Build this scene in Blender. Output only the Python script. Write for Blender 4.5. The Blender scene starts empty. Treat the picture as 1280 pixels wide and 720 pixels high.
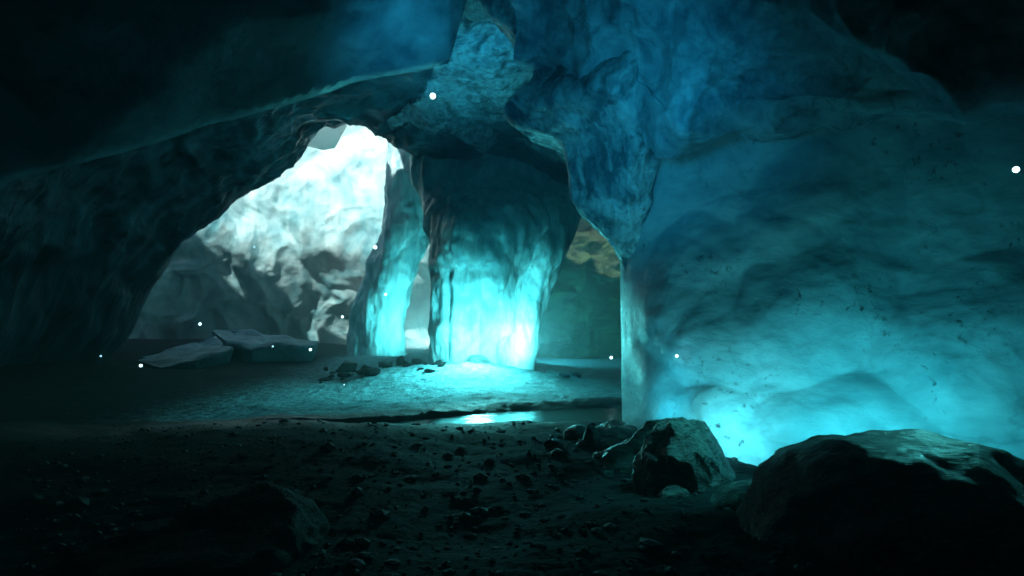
import bpy, bmesh, math, random
import numpy as np
from mathutils import Vector, Matrix

random.seed(7)
SC = bpy.context.scene
COL = SC.collection
R = math.radians

# ------------------------------------------------------------------ camera
F = 834.0                      # focal length in pixels of the 1280 wide photograph
EYE = 1.6
PITCH = math.atan(40.0 / F)
cam_d = bpy.data.cameras.new('camera')
cam = bpy.data.objects.new('camera', cam_d)
COL.objects.link(cam)
cam.location = (0, 0, EYE)
cam.rotation_euler = (R(90) + PITCH, 0, 0)
cam_d.sensor_width = 36.0
cam_d.lens = 36.0 * F / 1280.0
cam_d.clip_start = 0.05
cam_d.clip_end = 500.0
SC.camera = cam


def at(px, py, Y):
    dx, dy = (px - 640) / F, (360 - py) / F
    cp, sp = math.cos(PITCH), math.sin(PITCH)
    ry, rz = cp - dy * sp, sp + dy * cp
    t = Y / ry
    return np.array((dx * t, Y, EYE + rz * t))


# ------------------------------------------------------------------ noise
def _hash(ix, iy, iz, seed):
    h = (ix.astype(np.int64) * 374761393 + iy.astype(np.int64) * 668265263
         + iz.astype(np.int64) * 2147483647 + seed * 974634533) & 0xFFFFFFFF
    h = ((h ^ (h >> 13)) * 1274126177) & 0xFFFFFFFF
    h = ((h ^ (h >> 16)) * 2246822519) & 0xFFFFFFFF
    h = h ^ (h >> 15)
    return (h & 0xFFFFFF).astype(np.float64) / float(0xFFFFFF)


def vnoise(P, seed=0):
    """smooth value noise in -1..1"""
    i = np.floor(P).astype(np.int64)
    f = P - i
    f = f * f * f * (f * (f * 6 - 15) + 10)
    out = 0
    for a in (0, 1):
        for b in (0, 1):
            for c in (0, 1):
                w = ((f[:, 0] if a else 1 - f[:, 0]) * (f[:, 1] if b else 1 - f[:, 1])
                     * (f[:, 2] if c else 1 - f[:, 2]))
                out = out + w * _hash(i[:, 0] + a, i[:, 1] + b, i[:, 2] + c, seed)
    return out * 2 - 1


def fbm(P, octv=4, seed=0, gain=0.5):
    s, a = 0, 1.0
    for k in range(octv):
        s = s + a * vnoise(P * 2 ** k + 17.3 * k, seed + k)
        a *= gain
    return s


def ridged(P, octv=4, seed=0):
    s, a = 0, 1.0
    for k in range(octv):
        s = s + a * (1 - 2 * np.abs(vnoise(P * 2 ** k + 9.1 * k, seed + k)))
        a *= 0.5
    return s


def worley(P, seed=0):
    i = np.floor(P).astype(np.int64)
    f1 = np.full(len(P), 9.0)
    f2 = np.full(len(P), 9.0)
    for a in (-1, 0, 1):
        for b in (-1, 0, 1):
            for c in (-1, 0, 1):
                ix, iy, iz = i[:, 0] + a, i[:, 1] + b, i[:, 2] + c
                q = np.stack([ix + _hash(ix, iy, iz, seed), iy + _hash(ix, iy, iz, seed + 31),
                              iz + _hash(ix, iy, iz, seed + 67)], 1)
                d = np.sqrt(((q - P) ** 2).sum(1))
                m = d < f1
                f2 = np.where(m, f1, np.minimum(f2, d))
                f1 = np.where(m, d, f1)
    return f1, f2


def billow(P, size, seed=0, warp=0.35):
    """rounded bulges parted by sharp creases, about -0.5..0.5"""
    Q = P / size
    w = np.stack([fbm(Q * 0.9 + 3.1, 2, seed + 5), fbm(Q * 0.9 + 11.7, 2, seed + 6),
                  fbm(Q * 0.9 + 23.5, 2, seed + 7)], 1)
    f1, f2 = worley(Q + warp * w, seed)
    return 0.45 - f1 ** 1.7


# ------------------------------------------------------------------ mesh helpers
def cr(C, n, closed=False):
    """Catmull-Rom along axis 0, n samples"""
    C = np.asarray(C, float)
    m = len(C)
    seg = m if closed else m - 1
    t = np.linspace(0, seg, n, endpoint=not closed)
    k = np.minimum(t.astype(int), seg - 1)
    u = (t - k).reshape((-1,) + (1,) * (C.ndim - 1))
    if closed:
        g = lambda j: C[(k + j) % m]
    else:
        E = np.concatenate([2 * C[:1] - C[1:2], C, 2 * C[-1:] - C[-2:-1]])
        g = lambda j: E[k + j + 1]
    p0, p1, p2, p3 = g(-1), g(0), g(1), g(2)
    return 0.5 * (2 * p1 + (p2 - p0) * u + (2 * p0 - 5 * p1 + 4 * p2 - p3) * u ** 2
                  + (3 * p1 - p0 - 3 * p2 + p3) * u ** 3)


def grid_normals(G, closed):
    if closed:
        du = np.roll(G, -1, 1) - np.roll(G, 1, 1)
    else:
        du = np.gradient(G, axis=1)
    dv = np.gradient(G, axis=0)
    N = np.cross(du, dv)
    L = np.linalg.norm(N, axis=2, keepdims=True)
    return N / np.maximum(L, 1e-9)


def link_mesh(name, V, faces, mat, uv=None, smooth=True, parent=None, base=None):
    V = np.asarray(V, float)
    if base is None:
        lo, hi = V.min(0), V.max(0)
        base = np.array(((lo[0] + hi[0]) / 2, (lo[1] + hi[1]) / 2, lo[2]))
    base = np.asarray(base, float)
    me = bpy.data.meshes.new(name)
    me.from_pydata((V - base).tolist(), [], faces)
    if uv is not None:
        ul = me.uv_layers.new(name='UVMap')
        li = np.empty(len(me.loops), dtype=np.int32)
        me.loops.foreach_get('vertex_index', li)
        ul.data.foreach_set('uv', np.asarray(uv)[li].astype(np.float32).ravel())
    me.validate()
    if smooth:
        me.polygons.foreach_set('use_smooth', [True] * len(me.polygons))
    me.materials.append(mat)
    o = bpy.data.objects.new(name, me)
    o.location = Vector(base)
    COL.objects.link(o)
    if parent:
        o.parent = parent
    return o


def loft(name, ctrl, mat, nu, nv, disp, closed=False, flip=False, cap=False, linear=False):
    """ctrl[row][col] -> smooth displaced sheet; disp(P, N, uv) gives height along the normal"""
    C = np.asarray(ctrl, float)
    G = cr(C, nv)                                            # rows
    G = np.swapaxes(cr(np.swapaxes(G, 0, 1), nu, closed), 0, 1)  # cols
    N = grid_normals(G, closed)
    if flip:
        N = -N
    uu, vv = np.meshgrid(np.linspace(0, C.shape[1], nu, endpoint=not closed), np.linspace(0, C.shape[0], nv))
    P = G.reshape(-1, 3)
    UV = np.stack([uu.ravel(), vv.ravel()], 1)
    D = disp(P, UV)
    if D.ndim == 1:
        P = P + N.reshape(-1, 3) * D[:, None]
    else:
        P = P + D
    idx = np.arange(nu * nv).reshape(nv, nu)
    if closed:
        a, b = idx[:-1], idx[1:]
        q = np.stack([a, np.roll(a, -1, 1), np.roll(b, -1, 1), b], -1).reshape(-1, 4)
    else:
        q = np.stack([idx[:-1, :-1], idx[:-1, 1:], idx[1:, 1:], idx[1:, :-1]], -1).reshape(-1, 4)
    if flip:
        q = q[:, ::-1]
    faces = q.tolist()
    if cap and closed:
        faces.append(idx[0].tolist()[::-1])
        faces.append(idx[-1].tolist())
    return link_mesh(name, P, faces, mat, UV)


def tag(o, label, cat, group=None):
    o['label'] = label
    o['category'] = cat
    o['kind'] = 'thing'
    if group:
        o['group'] = group
    return o


def kind(o, k):
    o['kind'] = k
    return o


# ------------------------------------------------------------------ materials
class NT:
    def __init__(s, name):
        s.m = bpy.data.materials.new(name)
        s.m.use_nodes = True
        s.t = s.m.node_tree
        s.b = s.t.nodes['Principled BSDF']

    def n(s, typ, **kw):
        nd = s.t.nodes.new(typ)
        for k, v in kw.items():
            if k.startswith('i_'):
                nd.inputs[k[2:].replace('_', ' ')].default_value = v
            else:
                setattr(nd, k, v)
        return nd

    def l(s, a, b):
        s.t.links.new(a, b)

    def noise(s, vec, scale, detail=6, rough=0.55, dist=0.0):
        nd = s.n('ShaderNodeTexNoise')
        nd.inputs['Scale'].default_value = scale
        nd.inputs['Detail'].default_value = detail
        nd.inputs['Roughness'].default_value = rough
        nd.inputs['Distortion'].default_value = dist
        s.l(vec, nd.inputs['Vector'])
        return nd.outputs['Fac']

    def voro(s, vec, scale, feature='F1'):
        nd = s.n('ShaderNodeTexVoronoi', feature=feature)
        nd.inputs['Scale'].default_value = scale
        s.l(vec, nd.inputs['Vector'])
        return nd.outputs['Distance']

    def ramp(s, fac, stops):
        nd = s.n('ShaderNodeValToRGB')
        e = nd.color_ramp.elements
        while len(e) < len(stops):
            e.new(0.5)
        for k, (p, c) in enumerate(stops):
            e[k].position = p
            e[k].color = (c, c, c, 1) if not isinstance(c, tuple) else c + (1,)
        s.l(fac, nd.inputs['Fac'])
        return nd.outputs['Color']

    def math(s, op, a, b=None, clamp=False):
        nd = s.n('ShaderNodeMath', operation=op, use_clamp=clamp)
        for i, v in enumerate((a, b)):
            if v is None:
                continue
            if isinstance(v, (int, float)):
                nd.inputs[i].default_value = v
            else:
                s.l(v, nd.inputs[i])
        return nd.outputs[0]

    def mix(s, fac, a, b, blend='MIX'):
        nd = s.n('ShaderNodeMix', data_type='RGBA', blend_type=blend)
        for i, v in ((0, fac), (6, a), (7, b)):
            if isinstance(v, (int, float)):
                nd.inputs[i].default_value = v
            elif isinstance(v, tuple):
                nd.inputs[i].default_value = v + (1,)
            else:
                s.l(v, nd.inputs[i])
        return nd.outputs[2]

    def bump(s, h, strength, dist, normal=None):
        nd = s.n('ShaderNodeBump')
        nd.inputs['Strength'].default_value = strength
        nd.inputs['Distance'].default_value = dist
        s.l(h, nd.inputs['Height'])
        if normal:
            s.l(normal, nd.inputs['Normal'])
        return nd.outputs['Normal']

    def pos(s):
        return s.n('ShaderNodeTexCoord').outputs['Object']

    def mapped(s, vec, scale, rot=(0, 0, 0)):
        nd = s.n('ShaderNodeMapping')
        nd.inputs['Scale'].default_value = scale
        nd.inputs['Rotation'].default_value = rot
        s.l(vec, nd.inputs['Vector'])
        return nd.outputs['Vector']

    def uv(s, scale=(1, 1, 1)):
        return s.mapped(s.n('ShaderNodeTexCoord').outputs['UV'], scale)


def ice_mat(name, light, dark, size=1.0, stretch=(1, 1, 1), rough=0.34, speck=0.5, bump=0.5,
            uvs=None, blend=(0.38, 0.66), veins=0.35, sss=0.0, rot=(0, 0, 0)):
    t = NT(name)
    p = t.pos()
    v = t.uv(uvs) if uvs else t.mapped(p, stretch, rot)
    n1 = t.noise(v, 0.9 / size, 9, 0.62, 0.9)
    n2 = t.noise(v, 3.2 / size, 8, 0.65, 0.5)
    n3 = t.noise(p, 14.0 / size, 5, 0.7)
    mot = t.math('ADD', t.math('MULTIPLY', n1, 0.62), t.math('MULTIPLY', n2, 0.38))
    f = t.ramp(mot, [(blend[0], 0.0), (blend[1], 1.0)])
    c = t.mix(f, dark, light)
    # branching cracks and dirt veins frozen in the ice
    wv = t.n('ShaderNodeVectorMath', operation='ADD')
    t.l(v, wv.inputs[0])
    nz = t.n('ShaderNodeTexNoise')
    nz.inputs['Scale'].default_value = 1.5 / size
    nz.inputs['Detail'].default_value = 5
    t.l(v, nz.inputs['Vector'])
    t.l(nz.outputs['Color'], wv.inputs[1])
    ve = t.voro(wv.outputs[0], 0.8 / size, 'DISTANCE_TO_EDGE')
    vm = t.math('MULTIPLY', t.ramp(ve, [(0.0, 1.0), (0.035, 0.0)]), veins)
    vm = t.math('MULTIPLY', vm, t.ramp(t.noise(p, 0.5, 3), [(0.4, 0.0), (0.6, 1.0)]))
    c = t.mix(vm, c, tuple(x * 0.35 for x in dark))
    sp = t.ramp(t.noise(p, 9.0, 7, 0.75, 0.4), [(0.56, 0.0), (0.65, 1.0)])
    sp = t.math('MULTIPLY', sp, t.ramp(t.noise(p, 0.9, 4, 0.6, 0.6), [(0.46, 0.0), (0.58, speck)]))
    c = t.mix(sp, c, (0.03, 0.06, 0.08))
    t.l(c, t.b.inputs['Base Color'])
    t.l(t.ramp(n2, [(0.3, max(0.08, rough - 0.14)), (0.7, min(1, rough + 0.22))]), t.b.inputs['Roughness'])
    t.b.inputs['IOR'].default_value = 1.31
    if sss:
        t.b.inputs['Subsurface Weight'].default_value = sss
        t.b.inputs['Subsurface Radius'].default_value = (0.05, 0.35, 0.5)
        t.b.inputs['Subsurface Scale'].default_value = 1.0
    h = t.math('ADD', t.math('MULTIPLY', n1, 0.5), t.math('MULTIPLY', n2, 0.3))
    h = t.math('ADD', h, t.math('MULTIPLY', n3, 0.10))
    t.l(t.bump(h, bump, 0.35 * size), t.b.inputs['Normal'])
    return t.m


def rock_mat(name, dark, light, size=1.0, stretch=(1, 1, 5), rough=0.45, bump=0.9, rot=(0, 0, 0), blend=(0.45, 0.72)):
    t = NT(name)
    p = t.pos()
    v = t.mapped(p, stretch, rot)
    n1 = t.noise(v, 1.6 / size, 10, 0.66, 1.6)
    n2 = t.noise(p, 7.0 / size, 8, 0.7, 0.3)
    n3 = t.noise(p, 30.0 / size, 4, 0.7)
    f = t.ramp(t.math('ADD', t.math('MULTIPLY', n1, 0.6), t.math('MULTIPLY', n2, 0.4)), [(blend[0], 0.0), (blend[1], 1.0)])
    c = t.mix(f, dark, light)
    t.l(c, t.b.inputs['Base Color'])
    t.l(t.ramp(n2, [(0.3, rough - 0.12), (0.7, rough + 0.25)]), t.b.inputs['Roughness'])
    h = t.math('ADD', t.math('MULTIPLY', n1, 0.5), t.math('MULTIPLY', n2, 0.35))
    h = t.math('ADD', h, t.math('MULTIPLY', n3, 0.15))
    t.l(t.bump(h, bump, 0.2 * size), t.b.inputs['Normal'])
    return t.m


M = {}
M['wall'] = ice_mat('wall_ice', (0.64, 0.82, 0.88), (0.27, 0.50, 0.57), 0.9, (0.7, 0.7, 1.3), 0.30, 1.0, 0.24, blend=(0.38, 0.62), veins=0.3, rot=(0.0, 0.5, 0.0))
M['pillar'] = ice_mat('pillar_ice', (0.58, 0.86, 0.88), (0.16, 0.42, 0.48), 0.9, (1.5, 1.5, 0.55), 0.30, 0.5, 0.4, blend=(0.38, 0.62), veins=0.5)
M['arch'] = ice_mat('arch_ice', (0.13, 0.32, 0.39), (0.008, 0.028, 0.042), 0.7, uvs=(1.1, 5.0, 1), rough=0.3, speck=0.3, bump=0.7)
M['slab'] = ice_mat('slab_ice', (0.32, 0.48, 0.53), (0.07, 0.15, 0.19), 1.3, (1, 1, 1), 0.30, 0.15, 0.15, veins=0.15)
M['wedge'] = ice_mat('wedge_ice', (0.64, 0.82, 0.86), (0.07, 0.18, 0.24), 0.6, (1.2, 1.2, 0.9), 0.26, 0.8, 0.4, blend=(0.43, 0.58), veins=0.5)
M['over'] = ice_mat('overhang_ice', (0.58, 0.76, 0.82), (0.10, 0.25, 0.33), 0.7, (1, 1, 1), 0.36, 0.5, 0.35, blend=(0.40, 0.60), veins=0.5)
M['back'] = ice_mat('glacier_ice', (0.62, 0.88, 0.86), (0.10, 0.36, 0.40), 1.8, (1, 1, 0.6), 0.45, 0.15, 0.3)
M['passage'] = ice_mat('passage_ice', (0.055, 0.11, 0.045), (0.015, 0.035, 0.02), 0.7, (1, 1, 1.6), 0.4, 0.9, 1.6, blend=(0.42,0.6))
M['roof'] = rock_mat('roof_rock', (0.03, 0.04, 0.045), (0.10, 0.13, 0.14), 2.0)
M['rock'] = rock_mat('wet_rock', (0.022, 0.036, 0.036), (0.17, 0.30, 0.27), 0.8, (1, 1, 4), 0.36, 1.0, (0.5, 0.6, 0))
M['boulder'] = rock_mat('boulder_rock', (0.010, 0.017, 0.017), (0.18, 0.32, 0.29), 0.55, (0.7, 6.0, 5.0), 0.5, 1.0, (0.4, 0.3, 0.25), (0.48, 0.66))
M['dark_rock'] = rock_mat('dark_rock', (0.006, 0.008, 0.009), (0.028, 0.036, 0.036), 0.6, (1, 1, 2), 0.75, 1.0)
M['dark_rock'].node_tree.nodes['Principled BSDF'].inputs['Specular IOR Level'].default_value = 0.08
M['snow'] = ice_mat('frosted_ice', (0.22, 0.48, 0.54), (0.03, 0.11, 0.14), 0.6, (1, 1, 1), 0.55, 0.9, 0.8)

M['shard'] = ice_mat('shard_ice', (0.50, 0.80, 0.84), (0.30, 0.55, 0.60), 0.8, rough=0.3, speck=0.1, bump=0.3)
_t = M['shard'].node_tree
_tr = _t.nodes.new('ShaderNodeBsdfTranslucent')
_tr.inputs['Color'].default_value = (0.88, 0.96, 0.95, 1)
_mx = _t.nodes.new('ShaderNodeMixShader')
_mx.inputs[0].default_value = 0.85
_t.links.new(_t.nodes['Principled BSDF'].outputs[0], _mx.inputs[1])
_t.links.new(_tr.outputs[0], _mx.inputs[2])
_t.links.new(_mx.outputs[0], _t.nodes['Material Output'].inputs['Surface'])

# ------------------------------------------------------------------ ground
def sst(a, b, x):
    t = np.clip((x - a) / (b - a), 0, 1)
    return t * t * (3 - 2 * t)


def channel(x):
    c = np.interp(x, [-9, -2.6, 0, 2.2, 6, 14], [9.6, 10.7, 11.9, 12.4, 13.0, 15])
    w = np.interp(x, [-9, -3.0, -1.2, 0, 2.2, 6, 14], [0.02, 0.05, 0.45, 0.62, 0.85, 1.0, 1.0])
    return c, w


def ground_z(x, y, fine=True):
    x, y = np.asarray(x, float), np.asarray(y, float)
    P = np.stack([x.ravel(), y.ravel(), np.zeros(x.size)], 1)
    z = 0.10 * fbm(P * 0.35, 3, 3).reshape(x.shape)
    g = lambda cx, cy, sx, sy, h: h * np.exp(-((x - cx) / sx) ** 2 - ((y - cy) / sy) ** 2)
    z = z + g(-0.9, 17.2, 2.3, 1.7, 0.42) + g(-4.6, 17.6, 3.0, 2.0, 0.12) + g(-8.5, 17.5, 3.0, 2.5, 0.10)
    z = z + sst(19, 23, y) * 0.28 * sst(3.0, -1.0, x)
    z = z + g(-3.4, 21.6, 1.2, 1.0, 0.25)
    z = z * (1 - 0.75 * g(3.2, 16.5, 2.3, 4.0, 1.0))
    c, w = channel(x)
    d = (y - c) / np.maximum(w, 0.05)
    ch = np.exp(-np.abs(d) ** 3) * sst(-4.5, -1.5, x)
    z = z - 0.30 * ch
    z = z + g(-3.2, 7.0, 2.5, 2.4, 0.10) + g(1.5, 8.6, 3.0, 1.2, 0.06)
    z = z + 0.5 * sst(-8, -14, x) + 0.9 * sst(4.5, 8, x) * sst(12, 9, y)
    if fine:
        rough = sst(12.5, 10.5, y)
        f1, f2 = worley(P * 2.3 + 5, 11)
        z = z + (rough * 0.028 * fbm(P * 1.7, 3, 12).reshape(x.shape)) * (1 - ch)
        z = z + (0.012 - 0.006 * rough) * fbm(P * 11.0, 3, 21).reshape(x.shape)
        sn = (1 - rough) * sst(7, 0, np.abs(x + 1.5)) * sst(20, 17, y)
        z = z + 0.05 * sn * ridged(P * np.array((1.3, 2.4, 1)) + 0.3 * fbm(P * 2, 2, 9)[:, None], 4, 33).reshape(x.shape) * 0.6
    return z


def gz(x, y):
    return float(ground_z(np.array([x]), np.array([y]), False)[0])


ys = np.concatenate([np.linspace(-14, 2.5, 40), np.geomspace(2.6, 24, 330), np.linspace(24.4, 46, 60), np.linspace(50, 160, 12)])
xs = np.concatenate([np.linspace(-120, -19, 12), np.linspace(-18, -6.2, 60), np.linspace(-6, 6.5, 300), np.linspace(6.8, 14, 24), np.linspace(18, 120, 12)])
gx, gy = np.meshgrid(xs, ys)
gzv = ground_z(gx, gy)
V = np.stack([gx, gy, gzv], -1).reshape(-1, 3)
idx = np.arange(gx.size).reshape(gx.shape)
q = np.stack([idx[:-1, :-1], idx[:-1, 1:], idx[1:, 1:], idx[1:, :-1]], -1).reshape(-1, 4)


def ground_mat():
    t = NT('cave_floor')
    p = t.pos()
    g = t.n('ShaderNodeAttribute', attribute_name='snow').outputs['Fac']
    n1 = t.noise(p, 1.1, 9, 0.65, 0.8)
    n2 = t.noise(t.mapped(p, (1.0, 2.2, 1)), 5.0, 8, 0.72, 0.6)
    n3 = t.noise(p, 26.0, 5, 0.75)
    mask = t.ramp(t.math('ADD', g, t.math('MULTIPLY', t.math('SUBTRACT', n2, 0.5), 0.9)), [(0.35, 0.0), (0.65, 1.0)])
    dirt = t.mix(t.ramp(n2, [(0.42, 0.0), (0.68, 1.0)]), (0.006, 0.009, 0.010), (0.030, 0.045, 0.048))
    snow = t.mix(t.ramp(t.math('ADD', t.math('MULTIPLY', n2, 0.6), t.math('MULTIPLY', n3, 0.4)), [(0.42, 0.0), (0.62, 1.0)]),
                 (0.05, 0.14, 0.165), (0.42, 0.72, 0.77))
    t.l(t.mix(mask, dirt, snow), t.b.inputs['Base Color'])
    w = t.n('ShaderNodeAttribute', attribute_name='wet').outputs['Fac']
    r = t.math('SUBTRACT', t.ramp(n2, [(0.3, 0.75), (0.7, 0.95)]), t.math('MULTIPLY', w, 0.34))
    t.l(r, t.b.inputs['Roughness'])
    h = t.math('ADD', t.math('MULTIPLY', n2, 0.2), t.math('MULTIPLY', n3, 0.5))
    h = t.math('ADD', h, t.math('MULTIPLY', t.voro(p, 16.0), 0.4))
    t.l(t.math('ADD', 0.02, t.math('MULTIPLY', w, 0.45)), t.b.inputs['Specular IOR Level'])
    t.l(t.bump(h, 0.7, 0.035), t.b.inputs['Normal'])
    return t.m


M['ground'] = ground_mat()
ground = link_mesh('ground', V, q.tolist(), M['ground'], base=(0, 0, 0))
kind(ground, 'structure')
X, Yv = V[:, 0], V[:, 1]
cc, ww = channel(X)
snow = sst(-0.2, 1.2, Yv - cc - ww) * sst(42, 30, Yv) * (0.30 + 0.7 * sst(-7.5, -3.0, X))  # snow cover, thinned to the left to put that side's dimness into the colour
wet = np.exp(-np.abs((Yv - cc) / (ww + 0.6)) ** 2) + np.exp(-((X - 3.2) / 2.2) ** 2 - ((Yv - 16.5) / 4) ** 2)
for nm, arr in (('snow', snow), ('wet', np.clip(wet, 0, 1))):
    a = ground.data.attributes.new(nm, 'FLOAT', 'POINT')
    a.data.foreach_set('value', arr.astype(np.float32))

# stream
t = NT('stream_water')
t.b.inputs['Base Color'].default_value = (0.008, 0.02, 0.024, 1)
t.b.inputs['Roughness'].default_value = 0.10
t.b.inputs['IOR'].default_value = 1.33
t.l(t.bump(t.noise(t.mapped(t.pos(), (1, 2.2, 1)), 3.0, 5, 0.6, 0.8), 0.2, 0.05), t.b.inputs['Normal'])
wx = np.linspace(-4.5, 9, 60)
c, w = channel(wx)
V = np.concatenate([np.stack([wx, c - w - 0.8, np.full(60, -0.10)], 1), np.stack([wx, c + w + 0.8, np.full(60, -0.10)], 1)])
water = link_mesh('water', V, [[i, i + 1, 61 + i, 60 + i] for i in range(59)], t.m, base=(0, 12, -0.10))
kind(water, 'structure')


# ------------------------------------------------------------------ big ice masses
def disp_arch(P, UV):
    S = np.stack([UV[:, 0] * 0.9, UV[:, 1] * 3.2, np.zeros(len(P))], 1)
    env = sst(0.6, 1.6, UV[:, 1])
    return (0.55 * billow(P, 3.0, 4) + 0.30 * ridged(S, 4, 40) * 0.5 + 0.10 * fbm(P * 1.4, 4, 50)) * (0.25 + 0.75 * env)


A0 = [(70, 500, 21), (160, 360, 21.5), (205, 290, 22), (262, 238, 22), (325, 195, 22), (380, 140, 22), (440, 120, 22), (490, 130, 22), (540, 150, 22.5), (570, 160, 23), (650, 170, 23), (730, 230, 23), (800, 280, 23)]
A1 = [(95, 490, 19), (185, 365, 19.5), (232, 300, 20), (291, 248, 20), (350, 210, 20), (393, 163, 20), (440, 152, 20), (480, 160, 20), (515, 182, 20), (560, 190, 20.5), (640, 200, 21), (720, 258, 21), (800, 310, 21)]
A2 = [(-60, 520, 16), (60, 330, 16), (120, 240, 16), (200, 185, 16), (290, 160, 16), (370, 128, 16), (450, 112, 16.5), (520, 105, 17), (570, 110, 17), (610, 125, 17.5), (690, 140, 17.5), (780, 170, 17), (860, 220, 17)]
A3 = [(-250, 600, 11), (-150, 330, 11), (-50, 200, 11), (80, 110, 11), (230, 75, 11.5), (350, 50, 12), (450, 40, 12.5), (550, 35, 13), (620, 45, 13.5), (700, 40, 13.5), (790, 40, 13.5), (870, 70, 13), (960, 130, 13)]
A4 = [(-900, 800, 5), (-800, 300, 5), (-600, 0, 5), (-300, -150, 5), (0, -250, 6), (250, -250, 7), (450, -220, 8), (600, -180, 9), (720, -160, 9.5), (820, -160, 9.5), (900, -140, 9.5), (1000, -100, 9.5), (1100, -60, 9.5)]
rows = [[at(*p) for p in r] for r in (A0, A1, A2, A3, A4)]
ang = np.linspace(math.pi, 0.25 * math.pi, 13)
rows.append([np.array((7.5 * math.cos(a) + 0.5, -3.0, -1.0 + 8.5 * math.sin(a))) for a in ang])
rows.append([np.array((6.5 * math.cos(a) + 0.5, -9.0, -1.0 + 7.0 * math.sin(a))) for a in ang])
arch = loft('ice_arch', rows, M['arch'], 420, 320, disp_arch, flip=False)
tag(arch, 'dark blue streaked ice wall on the left that curves up into the big arch', 'ice wall')


# marbled rubbly ice of the roof between the slab and the wedge
M['rubble'] = ice_mat('rubble_ice', (0.60, 0.78, 0.84), (0.05, 0.13, 0.18), 0.45, (1, 1, 1), 0.3, 0.9, 0.6, blend=(0.42, 0.58), veins=0.5)
rows = []
for r, dz in ((A1, -0.10), (A2, -0.35), (A3, -0.5), (A4, -0.5)):
    rows.append([at(*p) + np.array((0, 0, dz)) for p in r[7:12]])
rows[0] = [p + np.array((0, -0.5, 0.1)) for p in rows[0]]
rb = loft('ice_ceiling', rows, M['rubble'], 220, 260, lambda P, UV: 0.42 * billow(P, 1.5, 401) + 0.20 * billow(P, 0.6, 405) + 0.06 * fbm(P * 3, 4, 409))
tag(rb, 'mottled lumpy blue ice of the roof above the central pillar', 'ice formation')


def ring_loft(name, rings, mat, nu, nv, disp, cap=True, corners=None):
    """rings: (left px, right px, py, Y, depth radius)"""
    ctrl = []
    th = np.linspace(0, 2 * math.pi, 28, endpoint=False)
    for l, r, py, Y, ry in rings:
        a, b = at(l, py, Y), at(r, py, Y)
        cx, rx, z = (a[0] + b[0]) / 2, abs(b[0] - a[0]) / 2, a[2]
        ring = [(cx + rx * math.cos(t), Y - ry * math.sin(t), z) for t in th]
        if corners:
            cp = [np.array((cx + rx * ca, Y - ry * sa, z)) for ca, sa in corners]
            m_ = len(cp)
            ring = [cp[k // 4 % m_] * (1 - k % 4 / 4) + cp[(k // 4 + 1) % m_] * (k % 4 / 4) for k in range(4 * m_)]
        ctrl.append(ring)
    return loft(name, ctrl, mat, nu, nv, disp, closed=True, cap=cap, flip=True)


def disp_pillar(seed, k=1.0):
    def f(P, UV):
        S = P * np.array((1.6, 1.6, 0.5))
        return k * (0.40 * billow(P * np.array((1, 1, 0.55)), 1.5, seed) + 0.16 * billow(P * np.array((1, 1, 0.4)), 0.6, seed + 1) + 0.10 * ridged(S, 4, seed + 3) * 0.6 + 0.05 * fbm(P * 2.2, 3, seed + 9))
    return f


rings = [(528, 640, 486, 19, 1.2), (536, 638, 465, 19, 1.2), (538, 640, 440, 19, 1.25), (541, 645, 400, 19, 1.35), (546, 655, 350, 19, 1.6), (545, 670, 315, 19.0, 1.75), (541, 684, 288, 19.2, 1.75),
         (534, 692, 264, 20.0, 1.3), (526, 700, 245, 20.8, 1.0), (517, 712, 220, 21.2, 0.9), (513, 730, 195, 21.4, 1.0), (505, 760, 165, 21.3, 1.5), (490, 780, 135, 20.4, 2.0), (460, 800, 100, 19.8, 2.3), (420, 850, 40, 19.4, 2.6)]
pl = ring_loft('ice_pillar', rings, M['pillar'], 260, 300, disp_pillar(2))
tag(pl, 'thick central ice pillar glowing bright cyan at its foot and dark near the roof', 'ice pillar', 'ice pillars holding the roof')
# right hand buttress of the central pillar
rings = [(622, 668, 486, 19.2, 0.8), (625, 665, 465, 19.2, 0.8), (628, 670, 430, 19.2, 0.8), (634, 678, 395, 19.2, 0.85), (640, 692, 350, 19.3, 0.95),
         (648, 708, 312, 19.4, 1.2), (652, 718, 275, 19.8, 1.2), (650, 734, 245, 20.6, 0.8), (630, 780, 195, 21.3, 0.9), (610, 820, 150, 21.3, 1.5)]
bt = ring_loft('buttress', rings, M['pillar'], 160, 240, disp_pillar(8, 0.6))
_loc = bt.matrix_basis.copy()
bt.parent = pl
bt.location = bt.location - pl.location
bt['label'] = 'narrow right buttress with the brightest lit foot'

rings = [(428, 512, 466, 25.2, 1.0), (434, 506, 447, 25.2, 1.0), (437, 506, 420, 25.2, 1.0), (441, 507, 392, 25.2, 1.0), (455, 511, 362, 25.2, 1.0), (464, 522, 332, 25.2, 1.15),
         (480, 536, 300, 25.2, 1.3), (484, 548, 265, 25.2, 1.4), (486, 556, 230, 25.2, 1.5), (490, 570, 190, 25.3, 1.7), (486, 590, 150, 25.4, 2.0), (470, 620, 100, 25.6, 2.4), (455, 640, 50, 25.8, 2.8)]
p2 = ring_loft('ice_pillar', rings, M['pillar'], 200, 280, disp_pillar(15, 0.7))
tag(p2, 'slender pale ice pillar standing behind the right side of the big arch', 'ice pillar', 'ice pillars holding the roof')


# right wall
def disp_wall(P, UV):
    env = sst(2.2, 3.4, UV[:, 0])
    return env * (0.50 * billow(P * np.array((1, 1, 1.0)), 2.0, 61) + 0.09 * billow(P * np.array((0.8, 0.8, 1.1)), 0.9, 63) + 0.05 * fbm(P * 0.9, 2, 66)) + 0.04 * fbm(P * 1.6, 4, 70) * (0.1 + 0.9 * env)


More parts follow.
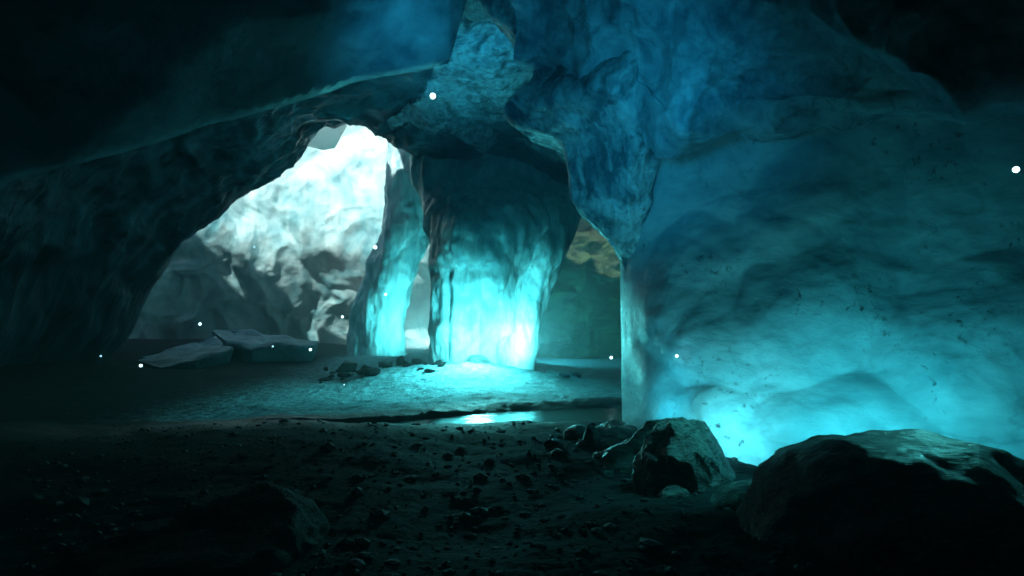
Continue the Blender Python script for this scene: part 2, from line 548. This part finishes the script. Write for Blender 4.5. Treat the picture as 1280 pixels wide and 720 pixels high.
base = [(3.4, 15.5), (1.93, 11.4), (1.74, 9.95), (2.08, 8.75), (2.72, 7.6), (4.0, 6.95), (5.4, 6.3), (6.8, 5.2), (8.0, 3.0), (8.6, 0.0), (8.4, -4.5), (7.5, -9)]
prof = [(-0.8, -0.1), (0.0, 0.0), (0.5, 0.14), (1.1, 0.50), (1.8, 0.95), (2.5, 1.30), (3.3, 1.40), (4.2, 1.25), (5.2, 0.9), (6.5, 0.4)]
rows = []
for z, off in prof:
    r = []
    for k, (x, y) in enumerate(base):
        o = off * (0.0 if k < 3 else (0.35 if k == 3 else (0.8 if k == 4 else 1.0)))
        nx, ny = (0.6, 0.8) if k < 5 else ((0.4, 0.9) if k < 7 else (1, 0.3))
        r.append((x + nx * o, y + ny * o, z))
    rows.append(r)
wall = loft('ice_wall', rows, M['wall'], 420, 260, disp_wall, flip=False)
tag(wall, 'broad smooth blue ice wall on the right behind the big boulder', 'ice wall')

# hanging wedge of flowstone ice, its tip running down into the wall's edge
def disp_wedge(P, UV):
    S = P * np.array((1.6, 1.6, 0.6))
    return 0.07 * billow(P * np.array((1, 1, 0.7)), 1.1, 81) + 0.04 * ridged(S * 1.3, 4, 84) * 0.6 + 0.03 * fbm(P * 4, 3, 88)


rings = [(783, 792, 350, 10.15, 0.10), (780, 797, 325, 10.1, 0.2), (764, 804, 301, 10.05, 0.35), (736, 814, 275, 10.0, 0.6), (717, 822, 248, 10.0, 0.8),
         (710, 831, 215, 10.0, 1.0), (702, 840, 182, 10.0, 1.15), (668, 846, 164, 10.0, 1.3), (634, 852, 147, 10.0, 1.45), (640, 868, 130, 10.0, 1.5),
         (668, 880, 100, 10.2, 1.6), (655, 900, 60, 10.4, 1.7), (615, 910, 25, 10.6, 1.8), (580, 920, -20, 11, 2.0)]
wedge = ring_loft('ice_stalactite', rings, M['wedge'], 320, 260, disp_wedge, corners=[(1, 0), (0.62, 0.75), (0.05, 1.05), (-0.45, 0.55), (-1, 0.1), (-0.7, -0.8), (0.6, -0.8)])
tag(wedge, 'broad wedge of hanging ice tapering down onto the edge of the right wall', 'ice formation')


# overhanging bulges at upper right
def disp_over(P, UV):
    return 0.70 * billow(P, 1.6, 91, 0.25) + 0.22 * billow(P, 0.75, 95) + 0.05 * fbm(P * 2.2, 4, 97)


D0 = [(640, 150, 12), (740, 170, 12), (830, 190, 11.4), (915, 165, 11), (1000, 170, 10.6), (1100, 160, 10), (1280, 150, 9), (1600, 140, 8)]
D1 = [(655, 90, 10.2), (740, 105, 9.2), (838, 172, 8.3), (915, 145, 8.0), (1000, 152, 7.6), (1100, 142, 7.1), (1280, 122, 6.2), (1600, 100, 5.2)]
D2 = [(640, 45, 9.6), (740, 60, 8.7), (830, 100, 7.9), (915, 95, 7.5), (1000, 95, 7.1), (1100, 85, 6.6), (1280, 60, 5.7), (1650, 20, 5)]
D3 = [(620, -20, 9.0), (720, -20, 8.1), (820, 0, 7.4), (915, 0, 6.9), (1000, 0, 6.5), (1120, -10, 5.9), (1320, -40, 5.4), (1750, -120, 4.3)]
D4 = [(600, -200, 7.4), (720, -200, 6.8), (840, -200, 6.3), (960, -220, 5.8), (1080, -240, 5.4), (1250, -280, 5), (1500, -350, 4.4), (2000, -500, 3.5)]
rows = [[at(*p) for p in r] for r in (D0, D1, D2, D3, D4)]
rows.append([np.array((-2 + k * 1.3, 0.0, 5.6 - 0.05 * k)) for k in range(8)])
over = loft('ice_overhang', rows, M['over'], 300, 240, disp_over, flip=True)
tag(over, 'bulging blue ice overhang in the upper right above the ice wall', 'ice formation')


# ------------------------------------------------------------------ angular ice pieces
def prism(name, top, bottom, mat, cuts=5, amp=0.03, seed=0, bev=0.03, parent=None):
    """convex-ish block between two matching outlines"""
    bm = bmesh.new()
    a = [bm.verts.new(Vector(p)) for p in top]
    b = [bm.verts.new(Vector(p)) for p in bottom]
    n = len(a)
    bm.faces.new(a)
    bm.faces.new(b[::-1])
    for i in range(n):
        bm.faces.new((a[i], b[i], b[(i + 1) % n], a[(i + 1) % n]))
    bmesh.ops.recalc_face_normals(bm, faces=bm.faces)
    if bev:
        bmesh.ops.bevel(bm, geom=list(bm.edges), offset=bev, segments=2, affect='EDGES', profile=0.5)
    bmesh.ops.triangulate(bm, faces=bm.faces)
    for _ in range(cuts):
        L = sorted(bm.edges, key=lambda e: -e.calc_length())
        big = [e for e in L if e.calc_length() > 0.18]
        if not big:
            break
        bmesh.ops.subdivide_edges(bm, edges=big, cuts=1)
        bmesh.ops.triangulate(bm, faces=bm.faces)
    bm.normal_update()
    Vv = np.array([v.co[:] for v in bm.verts])
    Nn = np.array([v.normal[:] for v in bm.verts])
    Vv = Vv + Nn * (amp * (fbm(Vv * 1.1, 4, seed) + 0.7 * billow(Vv, 0.9, seed + 2)))[:, None]
    bm.verts.ensure_lookup_table()
    faces = [[v.index for v in f.verts] for f in bm.faces]
    bm.free()
    o = link_mesh(name, Vv, faces, mat, parent=parent)
    return o


# foreground hanging slab: a thick plate of ice with a broken edge
crease_lo = [at(-420, 330, 5.6), at(60, 214, 7.4), at(300, 146, 8.4), at(440, 104, 8.9), at(560, 78, 9.2), at(582, -2, 8.9), at(600, -160, 8.2), at(440, -330, 6.5), at(-100, -420, 5.0), at(-900, -200, 4.0)]
mid = []
cent = np.mean(crease_lo, axis=0)
bm = bmesh.new()
# under face: outline, with an inner fold line (lit facet to the right of it)
out = [bm.verts.new(Vector(p)) for p in crease_lo]
f1 = bm.verts.new(Vector(at(555, 2, 8.35)))
f2 = bm.verts.new(Vector(at(575, -160, 7.6)))
f3 = bm.verts.new(Vector(at(300, 20, 7.2)))
f4 = bm.verts.new(Vector(at(-200, 40, 5.6)))
f5 = bm.verts.new(Vector(at(350, -150, 6.6)))
bm.faces.new((out[3], out[4], out[5], f1))
bm.faces.new((out[5], out[6], f2, f1))
bm.faces.new((out[3], f1, f3))
bm.faces.new((out[2], out[3], f3))
bm.faces.new((out[1], out[2], f3, f4))
bm.faces.new((out[0], out[1], f4))
bm.faces.new((f1, f2, f5, f3))
bm.faces.new((f2, out[6], out[7], f5))
bm.faces.new((f3, f5, f4))
bm.faces.new((f5, out[7], out[8], f4))
bm.faces.new((f4, out[8], out[9], out[0]))
up = [bm.verts.new(v.co + Vector((0.1, 1.3, 1.6))) for v in out]
n = len(out)
for i in range(n):
    bm.faces.new((out[i], up[i], up[(i + 1) % n], out[(i + 1) % n]))
bm.faces.new(up)
bmesh.ops.recalc_face_normals(bm, faces=bm.faces)
bmesh.ops.triangulate(bm, faces=bm.faces)
for _ in range(6):
    big = [e for e in bm.edges if e.calc_length() > 0.22]
    if not big:
        break
    bmesh.ops.subdivide_edges(bm, edges=big, cuts=1)
    bmesh.ops.triangulate(bm, faces=bm.faces)
bm.normal_update()
Vv = np.array([v.co[:] for v in bm.verts])
Nn = np.array([v.normal[:] for v in bm.verts])
Vv = Vv + Nn * (0.035 * fbm(Vv * 0.9, 4, 5) + 0.05 * billow(Vv, 1.6, 8))[:, None]
faces = [[v.index for v in f.verts] for f in bm.faces]
bm.free()
slab = link_mesh('hanging_ice_slab', Vv, faces, M['slab'])
tag(slab, 'flat dark ice slab with a straight broken edge hanging from the roof at upper left', 'ice slab')

# shard hanging in the top of the arch
tip = [at(374, 180, 21.9), at(404, 188, 22.0), at(419, 186, 22.1), at(436, 153, 22.2), at(430, 153, 22.7), at(410, 184, 22.6), at(378, 180, 22.6)]
topo = [at(355, 110, 21.8), at(400, 110, 21.8), at(425, 110, 21.9), at(452, 110, 22.0), at(452, 110, 22.8), at(410, 110, 22.8), at(355, 110, 22.8)]
sh = prism('ice_shard', topo, tip, M['shard'], 4, 0.03, 3, 0.02)
tag(sh, 'pale angular ice shard hanging in the top of the big arch opening', 'ice shard')

# fallen slabs on the cave floor
def fallen(name, topo, label, seed, drop):
    c = np.mean(topo, axis=0)
    low = []
    for p in topo:
        qx, qy = c[0] + (p[0] - c[0]) * 0.88, c[1] + (p[1] - c[1]) * 0.85
        low.append((qx, qy, gz(qx, qy) - 0.15))
    o = prism(name, topo, low, M['snow'], 6, 0.11, seed, 0.04)
    return tag(o, label, 'ice block', 'fallen ice slabs')


fallen('fallen_ice_slab', [at(170, 450, 20.2), at(176, 444, 21.0), at(270, 421, 22.6), at(291, 436, 21.2), at(246, 450, 19.6), at(200, 460, 19.4)],
       'tilted dark ice block lying in front of the longer fallen slab by the left wall', 51, 0.6)
fallen('fallen_ice_slab', [at(262, 411, 24.2), at(307, 411, 24.6), at(328, 418, 24.2), at(398, 427, 23.0), at(389, 436, 21.6), at(345, 431, 21.6), at(314, 438, 21.4), at(286, 430, 22.0)],
       'long flat frosted ice slab lying under the big arch, pointing at the slender pillar', 57, 0.6)

# low broken ice heap between the two pillars
fallen('fallen_ice_slab', [at(500, 447, 21.5), at(521, 440, 22.3), at(540, 447, 22), at(548, 462, 20.4), at(510, 466, 20.2)],
       'small bright wedge of ice leaning on the foot of the central pillar', 63, 0.3)


# ------------------------------------------------------------------ rocks
def rock(name, centre, size, mat, label, seed, cuts=10, rot=0, sub=5, rough=0.10, group=None, clip=(0.62, 0.9), lean=(0, 0), taper=0.0):
    rs = np.random.RandomState(seed)
    bm = bmesh.new()
    bmesh.ops.create_icosphere(bm, subdivisions=sub, radius=1.0)
    Vv = np.array([v.co[:] for v in bm.verts])
    faces = [[v.index for v in f.verts] for f in bm.faces]
    bm.free()
    for _ in range(cuts):
        nrm = rs.normal(size=3)
        nrm /= np.linalg.norm(nrm)
        d = rs.uniform(*clip)
        e = np.maximum(0, Vv @ nrm - d)
        Vv = Vv - (e * 0.94)[:, None] * nrm
    Nn = Vv / np.linalg.norm(Vv, axis=1, keepdims=True)
    S = np.array(size)
    W = Vv * S + seed * 3.7
    k = float(np.mean(S))
    Vv = Vv + Nn * (rough * (fbm(W / k * 1.6, 5, seed, 0.55) + 0.6 * billow(W, k * 0.7, seed + 4)))[:, None]
    Vv = Vv * S
    Vv[:, :2] *= (1 - taper * np.clip(Vv[:, 2] / size[2], -0.6, 1))[:, None]
    Vv[:, 0] += Vv[:, 2] * lean[0]
    Vv[:, 1] += Vv[:, 2] * lean[1]
    c, s = math.cos(rot), math.sin(rot)
    Vv = np.stack([Vv[:, 0] * c - Vv[:, 1] * s, Vv[:, 0] * s + Vv[:, 1] * c, Vv[:, 2]], 1) + np.array(centre)
    o = link_mesh(name, Vv, faces, mat)
    return tag(o, label, 'boulder' if max(size) > 0.6 else 'rock', group)


def seat(px, Y, z=None, lift=0.0):
    p = at(px, 400, Y)
    return (p[0], Y, gz(p[0], Y) + lift)


# large boulders by the right wall
rock('boulder', (3.2, 5.1, -0.28), (1.42, 1.3, 1.02), M['boulder'], 'huge smooth dark boulder filling the lower right corner below the ice wall', 12, 6, 0.12, 6, 0.06, clip=(0.8, 1.0), lean=(-0.15, 0.1))
rock('boulder', seat(868, 6.7, lift=-0.02), (0.70, 0.55, 0.66), M['rock'], 'craggy upright dark rock with a pointed top, before the glowing foot of the wall', 23, 20, 0.3, 6, 0.11, clip=(0.55, 0.85), lean=(-0.25, 0.1), taper=0.28)
rock('boulder', seat(806, 7.6, lift=0.0), (0.55, 0.5, 0.56), M['rock'], 'rounded dark boulder close behind the craggy pointed rock', 31, 16, 0.9, 6, 0.10, clip=(0.5, 0.85))
rock('boulder', seat(938, 5.9, lift=-0.22), (0.46, 0.4, 0.36), M['boulder'], 'low domed rock between the craggy pointed rock and the huge boulder', 37, 5, 0.2, 5, 0.05, clip=(0.8, 1.0))
rock('rock', seat(738, 8.7, lift=0.02), (0.17, 0.16, 0.30), M['rock'], 'small standing stone with a narrow tip on the dark floor left of the boulders', 41, 12, 0.4, 4, 0.10, clip=(0.5, 0.8), lean=(-0.2, 0))
rock('rock', seat(768, 9.6, lift=0.0), (0.42, 0.3, 0.26), M['rock'], 'flat topped rock at the foot of the ice wall\'s near edge', 43, 12, 0.1, 4, 0.12)
rock('rock', seat(722, 9.3, lift=0.0), (0.20, 0.2, 0.18), M['rock'], 'squat rock just behind the small standing stone', 47, 12, 0.1, 4, 0.12)
rock('rock', seat(762, 8.0, lift=0.0), (0.12, 0.1, 0.09), M['rock'], 'small square stone in front of the rounded dark boulder', 53, 14, 0.5, 4, 0.06)
rock('rock', seat(838, 6.25, lift=-0.05), (0.22, 0.16, 0.14), M['rock'], 'low stone leaning on the near side of the craggy pointed rock', 59, 10, 0.5, 4, 0.10)
# dark boulder bottom left
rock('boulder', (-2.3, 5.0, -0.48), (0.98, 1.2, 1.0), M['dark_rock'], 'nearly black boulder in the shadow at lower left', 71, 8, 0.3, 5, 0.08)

# stones on the snow near the pillars
st = [(433, 456, 19.6, .36, .24, 'snow capped dark stone furthest left and highest of the cluster by the slender pillar'),
      (408, 473, 17.0, .26, .08, 'flat dark stone at the left tip of the cluster on the snow'),
      (434, 473, 17.0, .30, .12, 'dark lump in the near row of the cluster, beside the flat left stone'),
      (460, 477, 16.6, .40, .18, 'largest and nearest dark stone of the cluster on the snow'),
      (457, 465, 18.0, .28, .16, 'round dark stone in the middle of the cluster on the snow'),
      (481, 464, 18.0, .28, .18, 'half snowed over stone right of the round dark one in the cluster'),
      (501, 464, 18.2, .16, .28, 'upright pointed black stone left of the central pillar'),
      (508, 471, 17.4, .22, .14, 'small dark stone at the foot of the upright pointed one'),
      (524, 472, 17.6, .24, .16, 'rough grey stone between the upright pointed stone and the central pillar'),
      (549, 473, 17.4, .11, .16, 'tiny pointed stone in front of the central pillar\'s left foot')]
for k, (px, py, Y, rx, h, lab) in enumerate(st):
    p = at(px, py, Y)
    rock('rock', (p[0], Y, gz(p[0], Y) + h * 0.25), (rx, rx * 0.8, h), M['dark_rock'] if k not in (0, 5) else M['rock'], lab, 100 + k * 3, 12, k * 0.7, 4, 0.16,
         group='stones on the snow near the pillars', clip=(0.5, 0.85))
p = at(597, 466, 17.5)
rock('rock', (p[0], 17.6, gz(p[0], 17.6) - 0.02), (0.42, 0.3, 0.26), M['rock'], 'rounded stone on top of the bright snow mound in front of the central pillar', 150, 6, 0.2, 4, 0.05)

# rubble strewn along the ice wall's foot and round the pillars
rr = random.Random(5)
spots = []
for _ in range(22):
    spots.append((rr.uniform(690, 812), rr.uniform(7.2, 10.2), rr.uniform(0.04, 0.13), 'rock', 'small dark rubble stone strewn on the floor left of the boulders', 'rubble below the ice wall'))
for _ in range(26):
    spots.append((rr.uniform(400, 560), rr.uniform(16.2, 19.6), rr.uniform(0.05, 0.13), 'dark_rock', 'small dark rubble stone strewn on the snow by the pillar feet', 'rubble on the snow'))
for _ in range(10):
    spots.append((rr.uniform(668, 730), rr.uniform(17.6, 20.5), rr.uniform(0.06, 0.2), 'snow', 'lump of broken ice at the foot of the bright buttress', 'broken ice by the buttress'))
for k, (px, Y, r_, mt, lab, grp) in enumerate(spots):
    p = seat(px, Y, lift=r_ * 0.2)
    o = rock('rubble_stone', p, (r_ * rr.uniform(0.9, 1.6), r_, r_ * rr.uniform(0.6, 1.1)), M[mt], lab, 200 + k, 14, k * 1.3, 3, 0.14, group=grp, clip=(0.45, 0.8))

# loose gravel over the near floor, more of it than anyone could count
bm = bmesh.new()
bmesh.ops.create_icosphere(bm, subdivisions=1, radius=1.0)
iv = np.array([v.co[:] for v in bm.verts])
ifc = np.array([[v.index for v in f.verts] for f in bm.faces])
bm.free()
rs = np.random.RandomState(77)
GVs, GF_ = [], []
for k in range(2600):
    Y = 2.8 + 8.0 * rs.rand() ** 1.4
    x = (rs.rand() * 1.75 - 0.95) * Y * 0.85 * 0.9
    if x > 1.2 + Y * 0.16 and Y < 7:
        continue
    c_, w_ = channel(x)
    if Y > c_ - w_ - 0.1:
        continue
    r_ = 0.008 + 0.022 * rs.rand() ** 3 + (0.03 if rs.rand() < 0.04 else 0)
    V_ = iv * (r_ * np.array((1 + rs.rand(), 1 + rs.rand() * .6, 0.5 + 0.5 * rs.rand())) * (1 + 0.3 * rs.rand(len(iv), 1)))
    a_ = rs.rand() * 6.28
    V_ = np.stack([V_[:, 0] * math.cos(a_) - V_[:, 1] * math.sin(a_), V_[:, 0] * math.sin(a_) + V_[:, 1] * math.cos(a_), V_[:, 2]], 1)
    GF_.append(ifc + len(GVs) * len(iv))
    GVs.append((V_, x, Y))
zz = ground_z(np.array([g_[1] for g_ in GVs]), np.array([g_[2] for g_ in GVs]))
GVs = [g_[0] + np.array((g_[1], g_[2], z_ + 0.004)) for g_, z_ in zip(GVs, zz)]
M['gravel'] = rock_mat('gravel', (0.008, 0.011, 0.012), (0.05, 0.066, 0.068), 0.3, (1, 1, 1), 0.7, 0.5)
gravel = link_mesh('gravel', np.concatenate(GVs), np.concatenate(GF_).tolist(), M['gravel'], smooth=False, base=(0, 0, 0))
kind(gravel, 'stuff')

# ------------------------------------------------------------------ back of the cave
def disp_back(P, UV):
    Q = P * np.array((1, 1, 0.8))
    w = np.stack([fbm(P * 0.25, 3, 201), fbm(P * 0.25 + 5, 3, 202), fbm(P * 0.25 + 9, 3, 203)], 1)
    return 1.0 * billow(Q, 4.2, 120, 0.5) + 0.40 * ridged(P * np.array((0.26, 0.26, 0.12)) + 0.5 * w, 3, 130) * 0.6 + 0.05 * fbm(P * 1.2, 4, 140)


rows = []
for z, yy in [(-1.0, 33.5), (0.5, 33.5), (2.0, 33.0), (3.5, 32.0), (5.0, 31.2), (7, 31.4), (9, 32.0), (11.5, 32.8), (14, 33.5), (17, 34)]:
    rows.append([(-22, 21, z), (-20.5, 25, z), (-18, yy - 3.5, z), (-14.5, yy - 1.0, z), (-11, yy, z), (-7.5, yy + 0.3, z), (-4.5, yy - 0.3, z), (-2.5, yy - 0.6, z), (0, yy + 0.8, z)])
bw = loft('glacier_wall', rows, M['back'], 360, 300, disp_back, flip=False)
tag(bw, 'pale folded ice wall in daylight seen through the big arch', 'ice wall')


def disp_pass(P, UV):
    return 0.9 * billow(P * np.array((1, 1, 1.3)), 2.0, 160, 0.5) + 0.65 * ridged(P * np.array((0.5, 0.5, 0.9)), 5, 165) * 0.6 + 0.08 * fbm(P * 2, 3, 170)


rows = []
for z, yy in [(-1.0, 28.5), (0.6, 28.2), (2, 27.6), (3.4, 27.6), (4.8, 28.2), (6.2, 28.4), (7.5, 27.6), (8.6, 28.0), (10.5, 28.6)]:
    rows.append([(-1.5, yy + 3.0, z), (0.2, yy + 1.0, z), (1.8, yy, z), (3.4, yy, z), (5.2, yy - 0.3, z), (6.6, yy - 2.2, z), (7.6, yy - 5.5, z), (8.0, yy - 9, z)])
pw = loft('rock_wall', rows, M['passage'], 260, 220, disp_pass, flip=False)
tag(pw, 'mossy green and teal rock face at the back of the narrow right passage', 'rock wall')

# ------------------------------------------------------------------ outer rock mass, with two holes open to the sky
X0, X1, Y0, Y1, Z1 = -26.0, 14.0, -14.0, 40.0, 16.0
HOLES = [(-22.0, -3.6, 21.7, 30.5), (-10.6, -6.4, 17.0, 22.5), (-0.9, 1.9, 18.2, 21.6)]
nx, ny = 81, 109
rx, ry = np.linspace(X0, X1, nx), np.linspace(Y0, Y1, ny)
mx, my = np.meshgrid(rx, ry)
mz = Z1 + 0.5 * fbm(np.stack([mx.ravel(), my.ravel(), 0 * mx.ravel()], 1) * 0.2, 3, 300).reshape(mx.shape)
V = [tuple(v) for v in np.stack([mx, my, mz], -1).reshape(-1, 3)]
idx = np.arange(nx * ny).reshape(ny, nx)
faces = []
for j in range(ny - 1):
    for i in range(nx - 1):
        cx, cy = (rx[i] + rx[i + 1]) / 2, (ry[j] + ry[j + 1]) / 2
        wob = 0.5 * math.sin(cx * 2.3 + cy) + 0.4 * math.sin(cy * 3.1)
        if any(a - wob * .3 < cx < b + wob * .3 and c0 - wob * .3 < cy < d0 + wob * .3 for a, b, c0, d0 in HOLES):
            continue
        faces.append([int(idx[j, i]), int(idx[j, i + 1]), int(idx[j + 1, i + 1]), int(idx[j + 1, i])])
loop = [int(k) for k in list(idx[0, :]) + list(idx[1:, -1]) + list(idx[-1, -2::-1]) + list(idx[-2:0:-1, 0])]
off = len(V)
for k in loop:
    V.append((V[k][0], V[k][1], -2.0))
m = len(loop)
for i in range(m):
    faces.append([loop[i], off + i, off + (i + 1) % m, loop[(i + 1) % m]])
roof = link_mesh('cave_ceiling', V, faces, M['roof'], base=(0, 0, 0))
kind(roof, 'structure')

# ------------------------------------------------------------------ glowing motes
def glow_mat(name, col, s):
    m_ = bpy.data.materials.new(name)
    m_.use_nodes = True
    b = m_.node_tree.nodes['Principled BSDF']
    b.inputs['Base Color'].default_value = (0.7, 0.85, 0.9, 1)
    b.inputs['Emission Color'].default_value = col + (1,)
    b.inputs['Emission Strength'].default_value = s
    return m_


GL = glow_mat('mote_glow', (0.50, 0.90, 1.0), 1.6)
GF = glow_mat('faint_mote_glow', (0.40, 0.85, 1.0), 0.5)
motes = [(541, 120, 7.0, 5.2, 'big round glowing mote floating beside the tip of the hanging slab'),
         (1270, 212, 5.5, 5.4, 'big round glowing mote near the dark right part of the ice wall'),
         (846, 445, 8.5, 2.6, 'small glowing mote floating in front of the ice wall, level with the pillar\'s foot'),
         (764, 447, 16, 2.6, 'faint glowing mote low in the narrow right passage'),
         (469, 309, 17, 3.2, 'glowing mote in front of the upper part of the slender pillar'),
         (482, 368, 19, 2.2, 'glowing mote in front of the lower part of the slender pillar'),
         (404, 279, 24, 2.0, 'faint glowing mote in the middle of the big arch opening'),
         (318, 309, 24, 1.6, 'tiny glowing mote in the left half of the big arch opening'),
         (540, 383, 18.5, 1.6, 'tiny glowing mote by the left edge of the central pillar'),
         (250, 405, 18, 2.4, 'glowing mote above the left end of the long fallen slab'),
         (388, 437, 18, 2.4, 'glowing mote off the right tip of the long fallen slab'),
         (341, 433, 19, 1.7, 'faint glowing mote over the front edge of the long fallen slab'),
         (428, 396, 19, 2.2, 'glowing mote beside the left edge of the slender pillar'),
         (176, 457, 15, 2.6, 'glowing mote by the left end of the tilted dark ice block'),
         (126, 445, 15, 1.6, 'faint glowing mote furthest left in the dark'),
         (430, 481, 15.5, 1.4, 'tiny glowing mote just above the snow in front of the stone cluster')]
bm = bmesh.new()
bmesh.ops.create_icosphere(bm, subdivisions=3, radius=1.0)
mv = np.array([v.co[:] for v in bm.verts])
mf = [[v.index for v in f.verts] for f in bm.faces]
bm.free()
for px, py, Y, rp, lab in motes:
    p = at(px, py, Y)
    rad = rp / F * Y
    o = link_mesh('glowing_mote', mv * rad * 0.72 + p, mf, GL if rp > 2.1 else GF)
    tag(o, lab, 'glowing mote', 'glowing motes drifting in the cave')


# ------------------------------------------------------------------ light
def lamp(name, loc, energy, col, rad=0.25, aim=None, cone=120):
    d = bpy.data.lights.new(name, 'SPOT' if aim is not None else 'POINT')
    d.energy = energy * 0.82
    d.color = col
    d.shadow_soft_size = rad
    o = bpy.data.objects.new(name, d)
    o.location = Vector(loc)
    if aim is not None:
        d.spot_size = R(cone)
        d.spot_blend = 1.0
        o.rotation_euler = (Vector(aim) - Vector(loc)).to_track_quat('-Z', 'Y').to_euler()
    COL.objects.link(o)
    return o


CY = (0.16, 0.92, 0.92)
lamp('pillar_glow', at(592, 440, 16.3), 330, CY, 0.25, at(588, 402, 19), 124)
lamp('pillar_glow', at(660, 438, 17.3), 260, CY, 0.25, at(646, 408, 19), 124)
lamp('mound_glow', at(600, 405, 16.7), 560, CY, 0.3, at(570, 510, 15.5), 155)
lamp('arch_fill', at(545, 430, 16.4), 9, CY, 0.3, at(290, 250, 17.5), 100)  # added unseen lamp, stands in for pillar light reaching the arch
lamp('side_glow', at(530, 432, 23.0), 380, CY, 0.25, at(492, 355, 25.0), 140)
lamp('passage_fill', at(640, 425, 22.6), 700, (0.08, 0.80, 0.92), 0.3, at(750, 380, 27.5), 120)  # added lamp hidden behind the pillar, brightens the passage wall
lamp('edge_fill', at(722, 500, 9.6), 0.4, (0.05, 0.78, 0.95), 0.15)  # added unseen lamp for the bright rim on the wall's edge
lamp('wall_glow', at(892, 552, 7.25), 20, (0.14, 0.9, 0.98), 0.2, at(900, 500, 8.4), 150)
lamp('wall_glow', at(822, 530, 8.2), 9, (0.06, 0.80, 1.0), 0.2, at(812, 420, 9.6), 120)
for px_, py_, Y_, e_ in ((1010, 540, 6.45, 14), (1120, 525, 6.0, 19), (1235, 520, 5.65, 8)):
    lamp('wall_glow', at(px_, py_, Y_), e_, (0.06, 0.80, 0.92), 0.2, at(px_ + 8, 510, Y_ + 1.2), 130)
lamp('rock_fill', at(905, 400, 6.7), 40, (0.09, 0.86, 0.86), 0.15, at(862, 600, 6.6), 75)  # two unseen lamps added to brighten the rocks and the boulder
lamp('rock_fill', at(1180, 420, 6.8), 30, (0.09, 0.86, 0.86), 0.15, at(1080, 620, 4.8), 95)
lamp('roof_glow', at(765, 165, 6.6), 22, (0.02, 0.58, 1.0), 0.3, at(790, 100, 9.5), 130)
lamp('roof_glow', at(725, 262, 8.4), 3.5, (0.03, 0.65, 1.0), 0.2, at(765, 235, 10), 120)
lamp('ceiling_glow', at(580, 135, 11.8), 28, (0.02, 0.60, 1.0), 0.2, at(590, 60, 15), 100)
lamp('mote_glow', at(541, 118, 7.8), 17, (0.03, 0.60, 1.0), 0.1, at(525, 40, 8.8), 120)

EL, AZ = 50.0, 200.0            # sun stands behind the camera, high, shining into the far chamber
sun_dir = Vector((math.sin(R(AZ)) * math.cos(R(EL)), math.cos(R(AZ)) * math.cos(R(EL)), math.sin(R(EL))))
sd = bpy.data.lights.new('sun', 'SUN')
sd.energy = 5.0
sd.angle = R(0.5)
sd.color = (1.0, 0.98, 0.92)
so = bpy.data.objects.new('sun', sd)
so.rotation_euler = (-sun_dir).to_track_quat('-Z', 'Y').to_euler()
so.location = (0, 0, 30)
COL.objects.link(so)

w = bpy.data.worlds.new('World')
SC.world = w
w.use_nodes = True
nt = w.node_tree
sky = nt.nodes.new('ShaderNodeTexSky')
sky.sky_type = 'NISHITA'
sky.sun_disc = False
sky.sun_elevation = R(EL)
sky.sun_rotation = R(AZ)
nt.links.new(sky.outputs['Color'], nt.nodes['Background'].inputs['Color'])
nt.nodes['Background'].inputs['Strength'].default_value = 0.15

# haze
bm = bmesh.new()
bmesh.ops.create_cube(bm, size=1.0)
hv = np.array([v.co[:] for v in bm.verts]) * np.array((300, 300, 22.0)) + np.array((0, 20, 8.5))
hf = [[v.index for v in f.verts] for f in bm.faces]
bm.free()
hm = bpy.data.materials.new('haze')
hm.use_nodes = True
hn = hm.node_tree
hn.nodes.remove(hn.nodes['Principled BSDF'])
pv = hn.nodes.new('ShaderNodeVolumePrincipled')
pv.inputs['Color'].default_value = (0.80, 0.92, 0.94, 1)
pv.inputs['Density'].default_value = 0.021
pv.inputs['Anisotropy'].default_value = -0.35
hn.links.new(pv.outputs[0], hn.nodes['Material Output'].inputs['Volume'])
HAZE = link_mesh('haze', hv, hf, hm, smooth=False)
kind(HAZE, 'stuff')

# ------------------------------------------------------------------ render settings
SC.view_settings.view_transform = 'Standard'
SC.view_settings.look = 'None'
SC.view_settings.exposure = 1.9
SC.view_settings.gamma = 1.0
SC.view_settings.use_curve_mapping = False
SC.cycles.use_denoising = True
SC.cycles.max_bounces = 6
SC.cycles.diffuse_bounces = 3
SC.cycles.glossy_bounces = 3
SC.cycles.volume_bounces = 0
SC.cycles.sample_clamp_indirect = 6.0
